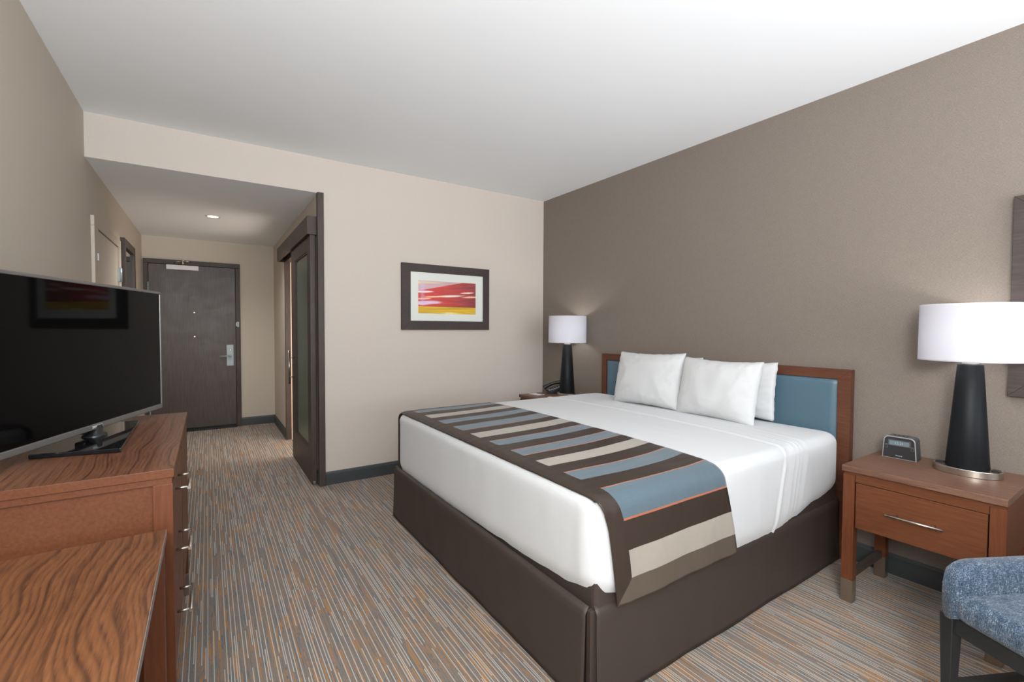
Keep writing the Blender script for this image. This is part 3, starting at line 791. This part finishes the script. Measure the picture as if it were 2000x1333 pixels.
# ------------------------------------------------------------------ nightstands
def nightstand(y0, label):
    """front faces -X; near side at y0, built at world coords"""
    x0, x1, y1 = 2.60, 3.065, y0+0.556
    r = empty('nightstand', (2.83, (y0+y1)/2, 0), 0, label, 'nightstand', 'cherry and walnut nightstands beside the bed')
    MB().box(x0-0.012, 3.10, y0-0.003, y1+0.003, 0.648, 0.676, 0.0015).build('top', M['walnut_night'], r)
    b = MB().box(x0+0.004, x1, y0+0.004, y1-0.004, 0.632, 0.648)
    b.box(x0+0.004, x0+0.024, y0+0.05, y1-0.05, 0.600, 0.632).box(x0+0.03, x1-.01, y0+0.006, y0+0.022, 0.385, 0.632).box(x0+0.03, x1-.01, y1-0.022, y1-0.006, 0.385, 0.632)
    b.box(x1-0.02, x1-0.008, y0+0.03, y1-0.03, 0.385, 0.632).box(x0+0.03, x1-.02, y0+0.02, y1-0.02, 0.385, 0.40)
    b.build('case', M['cherry_h'], r)
    dw = MB().box(x0+0.002, x0+0.022, y0+0.053, y1-0.053, 0.378, 0.597, 0.002).build('drawer', M['cherry_h'], r)
    yc = (y0+y1)/2
    MB().tube([(x0-0.032, yc-0.100, 0.492), (x0-0.032, yc+0.100, 0.492)], 0.0052, 14).tube([(x0-0.032, yc-0.065, 0.492), (x0+0.003, yc-0.065, 0.492)], 0.004, 10).tube([(x0-0.032, yc+0.065, 0.492), (x0+0.003, yc+0.065, 0.492)], 0.004, 10).build('drawer_handle', M['nickel'], dw)
    for (lx, ly) in ((x0, y0), (x0, y1-0.048), (x1-0.045, y0), (x1-0.045, y1-0.048)):
        lg = MB().box(lx, lx+0.045, ly, ly+0.048, 0.112, 0.632, 0.001).build('leg', M['cherry'], r)
        MB().box(lx-0.0008, lx+0.0458, ly-0.0008, ly+0.0488, 0.0, 0.112, 0.001).build('leg_cap', M['cap'], lg)
    for ly in (y0+0.012, y1-0.036):
        MB().box(x0+0.045, x1-0.045, ly, ly+0.024, 0.108, 0.142, 0.001).build('stretcher', M['espresso'], r)
    return r
nightstand(0.402, 'cherry nightstand right of the bed, carrying the clock and near lamp')
nightstand(3.205, 'cherry nightstand in the far corner, half hidden behind the bed')

# ------------------------------------------------------------------ lamps
def lamp(cx, cy, zt, label):
    r = empty('table_lamp', (cx, cy, zt), 0, label, 'lamp', 'black table lamps with white drum shades')
    b = MB().lathe((cx, cy, zt), [(0, 0), (0.116, 0), (0.118, 0.002), (0.118, 0.029), (0.1165, 0.031), (0, 0.031)], 120, sx=0.70, smooth=False).build('base', M['nickel'], r)
    for s in (-1, 1):
        MB().box(cx-0.016, cx+0.016, cy+s*0.094-0.014, cy+s*0.094+0.014, zt+0.031, zt+0.036, 0.001).build('outlet', M['black'], b)
    MB().lathe((cx, cy, zt+0.031), [(0, 0), (0.074, 0), (0.0755, 0.004), (0.0445, 0.472), (0.041, 0.475), (0, 0.475)], 64).build('body', M['lamp_body'], r)
    MB().lathe((cx, cy, zt+0.506), [(0, 0), (0.030, 0), (0.030, 0.003), (0.022, 0.012), (0.020, 0.020), (0.018, 0.05), (0.008, 0.052), (0.008, 0.10), (0.014, 0.105), (0.014, 0.141), (0, 0.141)], 32).build('neck', M['nickel'], r)
    MB().lathe((cx, cy, zt+0.647), [(0, 0), (0.014, 0), (0.030, 0.03), (0.030, 0.05), (0.018, 0.07), (0, 0.075)], 24).build('bulb', M['bulb'], r)
    R0, R1, za, zb = 0.184, 0.182, zt+0.522, zt+0.782
    prof = [(R0-0.002, za), (R0, za), (R0, za+0.008), (R1, zb-0.008), (R1, zb), (R1-0.002, zb), (R0-0.002, za)]
    sh = MB().lathe((cx, cy, 0), prof, 96).build('shade', M['shade'], r)
    sp = MB()
    for k in range(3):
        a = 2*PI*k/3+0.4; sp.tube([(cx, cy, zb-0.03), (cx+(R1-.001)*math.cos(a), cy+(R1-.001)*math.sin(a), zb-0.012)], 0.002, 8)
    sp.tube([(cx, cy, zt+0.60), (cx+.05, cy, zt+0.66), (cx+.05, cy, zt+0.72), (cx, cy, zb-0.03)], 0.0015, 8).build('harp', M['nickel'], r)
    L = bpy.data.lights.new('lamp_light', 'POINT'); L.energy = LAMP_W; L.shadow_soft_size = 0.035; L.color = (1.0, 0.97, 0.95)
    lo = bpy.data.objects.new('lamp_light', L); col.objects.link(lo); lo.location = (cx, cy-0.0, zt+0.68)
LAMP_W = 12.0
lamp(2.925, 0.585, 0.676, 'black cone table lamp, lit white drum shade, on the near nightstand')
lamp(2.925, 3.425, 0.676, 'black cone table lamp, lit white drum shade, in the far corner')

# ------------------------------------------------------------------ clock radio
ck = empty('alarm_clock', (2.980, 0.842, 0.676), 0, 'small graphite clock radio on the near nightstand, left of the lamp', 'clock')
fdir = Vector((0.03, -1.0, 0)).normalized()      # along the front, photo left to right
ck.rotation_euler = (0, 0, math.atan2(fdir.y, fdir.x))         # local x = along the front, local -y?? front
# local frame: x along front, y pointing away from the viewer
wd, hd, dp = 0.128, 0.114, 0.078
def rr2(w_, h0, h1, r, n=8, inset=0.0, slope=0.006):
    pts = [(-w_/2+inset-slope, h0+inset), (w_/2-inset+slope, h0+inset)]
    for k in range(n+1): a = PI/2*k/n; pts.append((w_/2-inset-r+r*math.cos(a), h1-inset-r+r*math.sin(a)))
    for k in range(n+1): a = PI/2+PI/2*k/n; pts.append((-w_/2+inset+r+r*math.cos(a), h1-inset-r+r*math.sin(a)))
    return pts
RX = Matrix.Rotation(PI/2, 4, 'X')   # prism z -> -y
def plate(name, poly, ya, yb, mt, par, bev=0.0):
    o = MB().prism(poly, -yb, -ya, RX, bev).build(name, mt, par, local=True); return o
plate('body', rr2(wd, 0.0, hd, 0.022), -dp/2+0.004, dp/2, M['clock_body'], ck, 0.002)
plate('rim', rr2(wd, 0.001, hd, 0.022, slope=0.006), -dp/2-0.001, -dp/2+0.004, M['clock_rim'], ck, 0.0006)
fc = plate('face', rr2(wd, 0.0, hd, 0.019, inset=0.004), -dp/2-0.002, -dp/2+0.002, M['clock_face'], ck)
MB().box(-0.046, 0.046, -dp/2-0.003, -dp/2-0.001, 0.066, 0.097, 0.0005).build('display_window', M['clock_body'], fc, local=True)
dsp = MB().box(-0.040, 0.040, -dp/2-0.0036, -dp/2-0.0015, 0.070, 0.092).build('display', M['lcd'], ck, local=True)
text_mesh('digits', '12:21', 0.017, M['lcd_txt'], dsp, Matrix.Translation((0, -dp/2-0.0042, 0.081)) @ Matrix.Rotation(PI/2, 4, 'X'), 0.0003)
text_mesh('logo', 'iHome', 0.010, M['white_txt'], fc, Matrix.Translation((0, -dp/2-0.0024, 0.017)) @ Matrix.Rotation(PI/2, 4, 'X'), 0.0004)
for s in (-1, 1):
    o = MB().box(s*0.053-0.006, s*0.053+0.006, -dp/2-0.0035, -dp/2-0.001, 0.050, 0.072, 0.001).build('usb_port', M['clock_body'], ck, local=True)
    MB().box(s*0.053-0.0025, s*0.053+0.0025, -dp/2-0.0042, -dp/2-0.0032, 0.053, 0.064).build('socket', M['black'], o, local=True)
b_ = MB()
for k in range(4): b_.lathe((-0.028+0.018*k, 0.0, hd), [(0, 0.003), (0.005, 0.0025), (0.006, 0)], 14)
b_.build('top_buttons', M['clock_face'], ck, local=True)

# ------------------------------------------------------------------ telephone and card on the far nightstand
ph = empty('telephone', (2.965, 3.655, 0.676), math.radians(-28), 'black desk telephone on the far nightstand behind the lamp', 'telephone')
t = bmesh.new()
pb = MB(); prof = [(-0.10, 0.0), (0.10, 0.0), (0.10, 0.075), (0.085, 0.080), (-0.10, 0.022)]
pb.prism(prof, -0.085, 0.085, RX @ Matrix.Identity(4), 0.004)
body = pb.build('base', M['black'], ph, local=True)
sl = math.atan2(0.058, 0.185)
KM = Matrix.Translation((-0.01, 0, 0.052)) @ Matrix.Rotation(-sl, 4, 'Y')
kp = MB(); kp.box(-0.07, 0.05, -0.075, 0.012, 0.0, 0.004, 0.001, mat=KM); kpo = kp.build('keypad_plate', M['clock_rim'], body, local=True)
for i in range(4):
    for j in range(3):
        MB().box(-0.045+0.024*i-0.008, -0.045+0.024*i+0.008, -0.058+0.024*j-0.008, -0.058+0.024*j+0.008, 0.004, 0.008, 0.0015, mat=KM).build('key', M['black'], kpo, local=True)
hs = MB(); pts = []
for k in range(13):
    u = -1+2*k/12; pts.append(KM @ Vector((u*0.10, 0.050, 0.022+0.016*(1-u*u))))
hs.tube(pts, [0.016+0.010*abs(-1+2*k/12)**3 for k in range(13)], 14)
hs.build('handset', M['black'], ph, local=True)
cd = empty('notecard', (2.735, 3.665, 0.676), 0.1, 'white printed card lying on the far nightstand beside the phone', 'card')
MB().box(-0.045, 0.045, -0.07, 0.07, 0.0005, 0.0025).build('card', M['paper'], cd, local=True)
MB().box(0.022, 0.040, -0.06, 0.03, 0.0025, 0.003).build('printed_band', M['rubber'], cd, local=True)

# ------------------------------------------------------------------ dresser
DX1, DX0, DY0, DY1, DZ = -0.09, -0.625, 1.71, 2.81, 0.91
dr = empty('dresser', ((DX0+DX1)/2, (DY0+DY1)/2, 0), 0, 'cherry dresser with walnut top along the left wall, under the television', 'dresser')
MB().box(DX0, DX1, DY0, DY1, DZ-0.026, DZ, 0.0012).build('top', [M['walnut_dresser'], M['cherry_h']], dr)
edge_mats([o for o in bpy.data.objects if o.parent == dr][0])
b = MB().box(DX0+0.006, DX1-0.006, DY0+0.006, DY1-0.006, DZ-0.046, DZ-0.026)
b.box(DX0+0.03, DX1-0.045, DY0+0.016, DY0+0.032, 0.16, DZ-0.046).box(DX0+0.03, DX1-0.045, DY1-0.032, DY1-0.016, 0.16, DZ-0.046)
b.box(DX0+0.008, DX0+0.02, DY0+0.03, DY1-0.03, 0.16, DZ-0.046).box(DX0+0.02, DX1-0.03, DY0+0.03, DY1-0.03, 0.24, 0.26)
b.box(DX1-0.03, DX1-0.012, 2.24, 2.262, 0.24, DZ-0.046)
b.build('case', M['cherry_h'], dr)
for (lx, ly) in ((DX1-0.052, DY0+0.004), (DX1-0.052, DY1-0.052), (DX0+0.004, DY0+0.004), (DX0+0.004, DY1-0.052)):
    lg = MB().box(lx, lx+0.048, ly, ly+0.048, 0.11, DZ-0.046, 0.001).build('leg', M['cherry'], dr)
    MB().box(lx-0.0008, lx+0.0488, ly-0.0008, ly+0.0488, 0.0, 0.11, 0.001).build('leg_cap', M['cap'], lg)
for k, zc in enumerate((0.755, 0.555, 0.355)):
    dw = MB().box(DX1-0.024, DX1-0.004, DY0+0.056, 2.238, zc-0.096, zc+0.102, 0.002).build('drawer', M['cherry_h'], dr)
    zh = (0.815, 0.614, 0.408)[k]; ya, yb, xo = 1.825, 1.985, DX1+0.033
    MB().tube([(xo, ya-0.012, zh), (xo, yb+0.012, zh)], 0.0052, 12).tube([(xo, ya, zh), (DX1-0.005, ya, zh)], 0.004, 10).tube([(xo, yb, zh), (DX1-0.005, yb, zh)], 0.004, 10).build('drawer_handle', M['nickel'], dw)
MB().box(DX1-0.024, DX1-0.004, 2.264, DY1-0.056, 0.26, 0.857, 0.002).build('door', M['cherry_h'], dr)

# ------------------------------------------------------------------ desk
KX1, KX0, KY0, KY1, KZ = -0.107, -0.63, 0.35, 1.645, 0.752
dk = empty('desk', ((KX0+KX1)/2, 1.0, 0), 0, 'walnut topped desk in the near left corner, in front of the dresser', 'desk')
edge_mats(MB().box(KX0, KX1, KY0, KY1, KZ-0.022, KZ, 0.001).build('top', [M['walnut_desk'], M['cherry_h']], dk))
MB().box(KX1-0.0005, KX1+0.0012, KY0, KY1, KZ-0.022, KZ-0.0008).build('edge_band', mat('grey_edge_band', (120, 112, 106), 0.4), dk)
MB().box(KX0+0.03, KX1-0.06, KY0+0.05, KY0+0.07, KZ-0.09, KZ-0.022).box(KX0+0.03, KX1-0.06, KY1-0.05, KY1-0.03, KZ-0.09, KZ-0.022).box(KX0+0.03, KX0+0.05, KY0+0.07, KY1-0.05, KZ-0.16, KZ-0.022).build('apron', M['cherry_h'], dk)
for (lx, ly) in ((KX1-0.052, KY1-0.052), (KX1-0.052, KY0+0.004), (KX0+0.004, KY1-0.052), (KX0+0.004, KY0+0.004)):
    lg = MB().box(lx, lx+0.048, ly, ly+0.048, 0.11, KZ-0.022, 0.001).build('leg', M['cherry'], dk)
    MB().box(lx-0.0008, lx+0.0488, ly-0.0008, ly+0.0488, 0.0, 0.11, 0.001).build('leg_cap', M['cap'], lg)

# ------------------------------------------------------------------ television
tv = empty('television', (-0.36, 2.30, DZ), 0, 'flat screen television with silver bezel on the dresser, screen off', 'television')
bp = MB().prism([(-0.485+0.36, 2.070-2.30), (-0.250+0.36, 2.020-2.30), (-0.256+0.36, 2.578-2.30), (-0.470+0.36, 2.60-2.30)], 0.0005, 0.016, None, 0.003).build('stand_base', M['gloss_black'], tv, local=True)
ang = math.radians(90-20.8)      # local x of the panel = far direction (sin22.5, cos22.5)
TM = Matrix.Rotation(ang, 4, 'Z')     # local +x -> (cos ang, sin ang)
MB().lathe((0, 0, 0.012), [(0, 0), (0.040, 0), (0.036, 0.010), (0.024, 0.016), (0.022, 0.045), (0, 0.045)], 32).box(-0.045, 0.045, 0.005, 0.040, 0.030, 0.10, 0.006, mat=TM).build('stand_neck', M['black'], tv, local=True)
# panel: x from -0.46 to 0.445 along the screen, z 0.043.. 0.592 above DZ; front is local -y after rotation?
xa, xb, za, zb = -0.460, 0.458, 0.043, 0.592
yf_, yk = -0.016, 0.018
pm_ = MB()
fr_t, fr_s, fr_b = 0.012, 0.010, 0.022
pm_.box(xa, xb, yf_, yk, za, za+fr_b, 0.003, mat=TM).box(xa, xb, yf_, yk, zb-fr_t, zb, 0.003, mat=TM)
pm_.box(xa, xa+fr_s, yf_, yk, za+fr_b, zb-fr_t, 0.002, mat=TM).box(xb-fr_s, xb, yf_, yk, za+fr_b, zb-fr_t, 0.002, mat=TM)
bz = pm_.build('bezel', M['bezel'], tv, local=True)
MB().box(xa+fr_s-0.001, xb-fr_s+0.001, yf_+0.003, yf_+0.008, za+fr_b-0.001, zb-fr_t+0.001, mat=TM).build('screen', M['screen'], tv, local=True)
MB().box(xa+0.008, xb-0.008, yf_+0.009, yk, za+0.006, zb-0.006, mat=TM).box(xa+0.10, xb-0.10, yk, yk+0.03, za+0.03, zb-0.10, 0.012, mat=TM).build('back_cover', M['tv_back'], tv, local=True)
text_mesh('logo', 'SAMSUNG', 0.013, M['white_txt'], bz, TM @ Matrix.Translation((-0.01, yf_-0.0004, za+fr_b/2)) @ Matrix.Rotation(PI/2, 4, 'X'), 0.0003)

# ------------------------------------------------------------------ armchair (lower right corner)
# local frame: +x = from the front-far corner along the far side (to the chair's back), +y = along the front edge towards the camera
cf = empty('armchair', (2.045, 0.470, 0.0), 0, 'blue tweed armchair with black wooden legs, cut off by the lower right corner', 'armchair')
ex = Vector((0.894, -0.448, 0)); ey = Vector((-0.448, -0.894, 0))
cf.rotation_euler = (0, 0, math.atan2(ex.y, ex.x))     # local x -> ex ; local -y -> ey
def soft_box(x0, x1, y0, y1, z0, z1, r, name, mt, par, sag=0.0, seed=0):
    m = MB(); t = bmesh.new(); bmesh.ops.create_cube(t, size=1.0)
    for v_ in t.verts: v_.co = Vector(((x0+x1)/2+v_.co.x*(x1-x0), (y0+y1)/2+v_.co.y*(y1-y0), (z0+z1)/2+v_.co.z*(z1-z0)))
    bmesh.ops.bevel(t, geom=list(t.edges), offset=r, segments=6, affect='EDGES', profile=0.5)
    bmesh.ops.recalc_face_normals(t, faces=list(t.faces))
    m._merge(t, smooth=True); o = m.build(name, mt, par, local=True)
    return o
W_, D_ = 0.62, 0.60
# seat cushion (y negative = towards the camera)
soft_box(-0.010, D_, -W_+0.05, -0.045, 0.391, 0.485, 0.036, 'seat', M['tweed'], cf)
# arms: rounded front end, sweeping into the back
def arm(y_a, y_b, name='arm'):
    m = MB(); n = 26; yc, hw = (y_a+y_b)/2, abs(y_b-y_a)/2; rings = []
    ks = 28
    for k in range(n+1):
        t = k/n; x = -0.012 + (D_+0.01)*t
        e = math.sqrt(max(0.0, 1-(1-min(1, t/0.16))**2)) if t < 0.16 else 1.0
        e = max(e, 0.02)
        zt = 0.580 - 0.010*t; zb_ = 0.392
        zc = 0.49; top = zc + (zt-zc)*(0.35+0.65*e); bot = zb_
        ww = hw*(0.45+0.55*e)
        ring = []
        for q in range(ks):
            a = 2*PI*q/ks; ca, sa = math.cos(a), math.sin(a)
            px = math.copysign(abs(ca)**0.62, ca)*ww; pz = math.copysign(abs(sa)**0.62, sa)
            z = zc + (top-zc)*pz if pz > 0 else zc + (zc-bot)*pz
            ring.append(m.bm.verts.new((x, yc+px, z)))
        rings.append(ring)
    for a, b in zip(rings[:-1], rings[1:]):
        for q in range(ks):
            f = m.bm.faces.new((a[q], a[(q+1) % ks], b[(q+1) % ks], b[q])); f.smooth = True
    f = m.bm.faces.new(rings[0][::-1]); f.smooth = True
    m.bm.faces.new(rings[-1]); bmesh.ops.recalc_face_normals(m.bm, faces=list(m.bm.faces))
    return m.build(name, M['tweed'], cf, local=True)
arm(0.0, -0.085); arm(-W_+0.085, -W_)
soft_box(D_-0.10, D_+0.02, -W_, 0.0, 0.40, 0.78, 0.04, 'backrest', M['tweed'], cf)
MB().box(0.012, 0.034, -W_+0.04, -0.035, 0.340, 0.393, 0.001).box(0.035, D_-0.03, -0.032, -0.010, 0.340, 0.393, 0.001).box(0.035, D_-0.03, -W_+0.01, -W_+0.032, 0.340, 0.393, 0.001).build('apron', M['black_metal'], cf, local=True)
for (lx, ly, dx, dy) in ((0.024, -0.024, 0, 0), (0.024, -W_+0.024, 0, 0), (D_-0.03, -0.024, 0.03, 0), (D_-0.03, -W_+0.024, 0.03, 0)):
    MB().taper((lx+dx, ly+dy, 0.0), (0.012, 0.012), (lx, ly, 0.393), (0.021, 0.021)).build('leg', M['black_metal'], cf, local=True)
MB().box(0.03, D_-0.02, -0.032, -0.016, 0.140, 0.165, 0.001).build('stretcher', M['black_metal'], cf, local=True)
MB().box(0.03, D_-0.02, -W_+0.016, -W_+0.032, 0.140, 0.165, 0.001).build('stretcher', M['black_metal'], cf, local=True)

# ------------------------------------------------------------------ lights
def area(name, loc, rot, sx, sy, e, c=(1, 1, 1)):
    L = bpy.data.lights.new(name, 'AREA'); L.shape = 'RECTANGLE'; L.size = sx; L.size_y = sy; L.energy = e; L.color = c
    o = bpy.data.objects.new(name, L); col.objects.link(o); o.location = loc; o.rotation_euler = rot; return o
a_ = area('window_daylight', ((WX0+WX1)/2, YB-0.12, 1.45), (PI/2+math.radians(37), 0, 0), WX1-WX0, 1.6, 82, (0.94, 0.985, 1.03)); a_.data.spread = math.radians(110)
fl = bpy.data.lights.new('added_fill_light', 'POINT'); fl.energy = 185; fl.shadow_soft_size = 0.3; fl.color = (0.95, 0.985, 1.02)  # added fill behind the camera to even out the brightness, no real lamp
o = bpy.data.objects.new('added_fill_light', fl); col.objects.link(o); o.location = (-0.3, -0.65, 1.9)
dlb = bpy.data.lights.new('downlight_beam', 'SPOT'); dlb.energy = 60; dlb.spot_size = math.radians(150); dlb.spot_blend = 0.8; dlb.shadow_soft_size = 0.05; dlb.color = (1, 0.99, 0.98)
o = bpy.data.objects.new('downlight_beam', dlb); col.objects.link(o); o.location = (0.058, 5.54, ZS-0.02)
bl = bpy.data.lights.new('bathroom_light', 'POINT'); bl.energy = 45; bl.shadow_soft_size = 0.5; bl.color = (1, 0.95, 0.9)
o = bpy.data.objects.new('bathroom_light', bl); col.objects.link(o); o.location = (1.45, 4.95, 1.1)

wd_ = bpy.data.worlds.new('world'); scene.world = wd_; wd_.use_nodes = True
bg = wd_.node_tree.nodes['Background']; bg.inputs[0].default_value = (0.75, 0.85, 1.0, 1); bg.inputs[1].default_value = 1.0

# ------------------------------------------------------------------ camera
cam = bpy.data.cameras.new('camera'); co = bpy.data.objects.new('camera', cam); col.objects.link(co); scene.camera = co
yaw, pit, rol = math.radians(33.6008), math.radians(1.64444), math.radians(0.258175)
fwv = Vector((math.sin(yaw)*math.cos(pit), math.cos(yaw)*math.cos(pit), -math.sin(pit)))
rtv = Vector((math.cos(yaw), -math.sin(yaw), 0)); upv = rtv.cross(fwv)
r2 = rtv*math.cos(rol) + upv*math.sin(rol); u2 = upv*math.cos(rol) - rtv*math.sin(rol)
Mx = Matrix((r2, u2, -fwv)).transposed().to_4x4(); Mx.translation = Vector((0, 0, 1.34))
co.matrix_world = Mx
cam.sensor_width = 36.0; cam.sensor_fit = 'HORIZONTAL'; cam.lens = 894.45/2000*36.0
cam.clip_start = 0.05

vs = scene.view_settings; vs.view_transform = 'Standard'; vs.look = 'None'; vs.gamma = 1.0; vs.use_curve_mapping = False; vs.exposure = 0.15
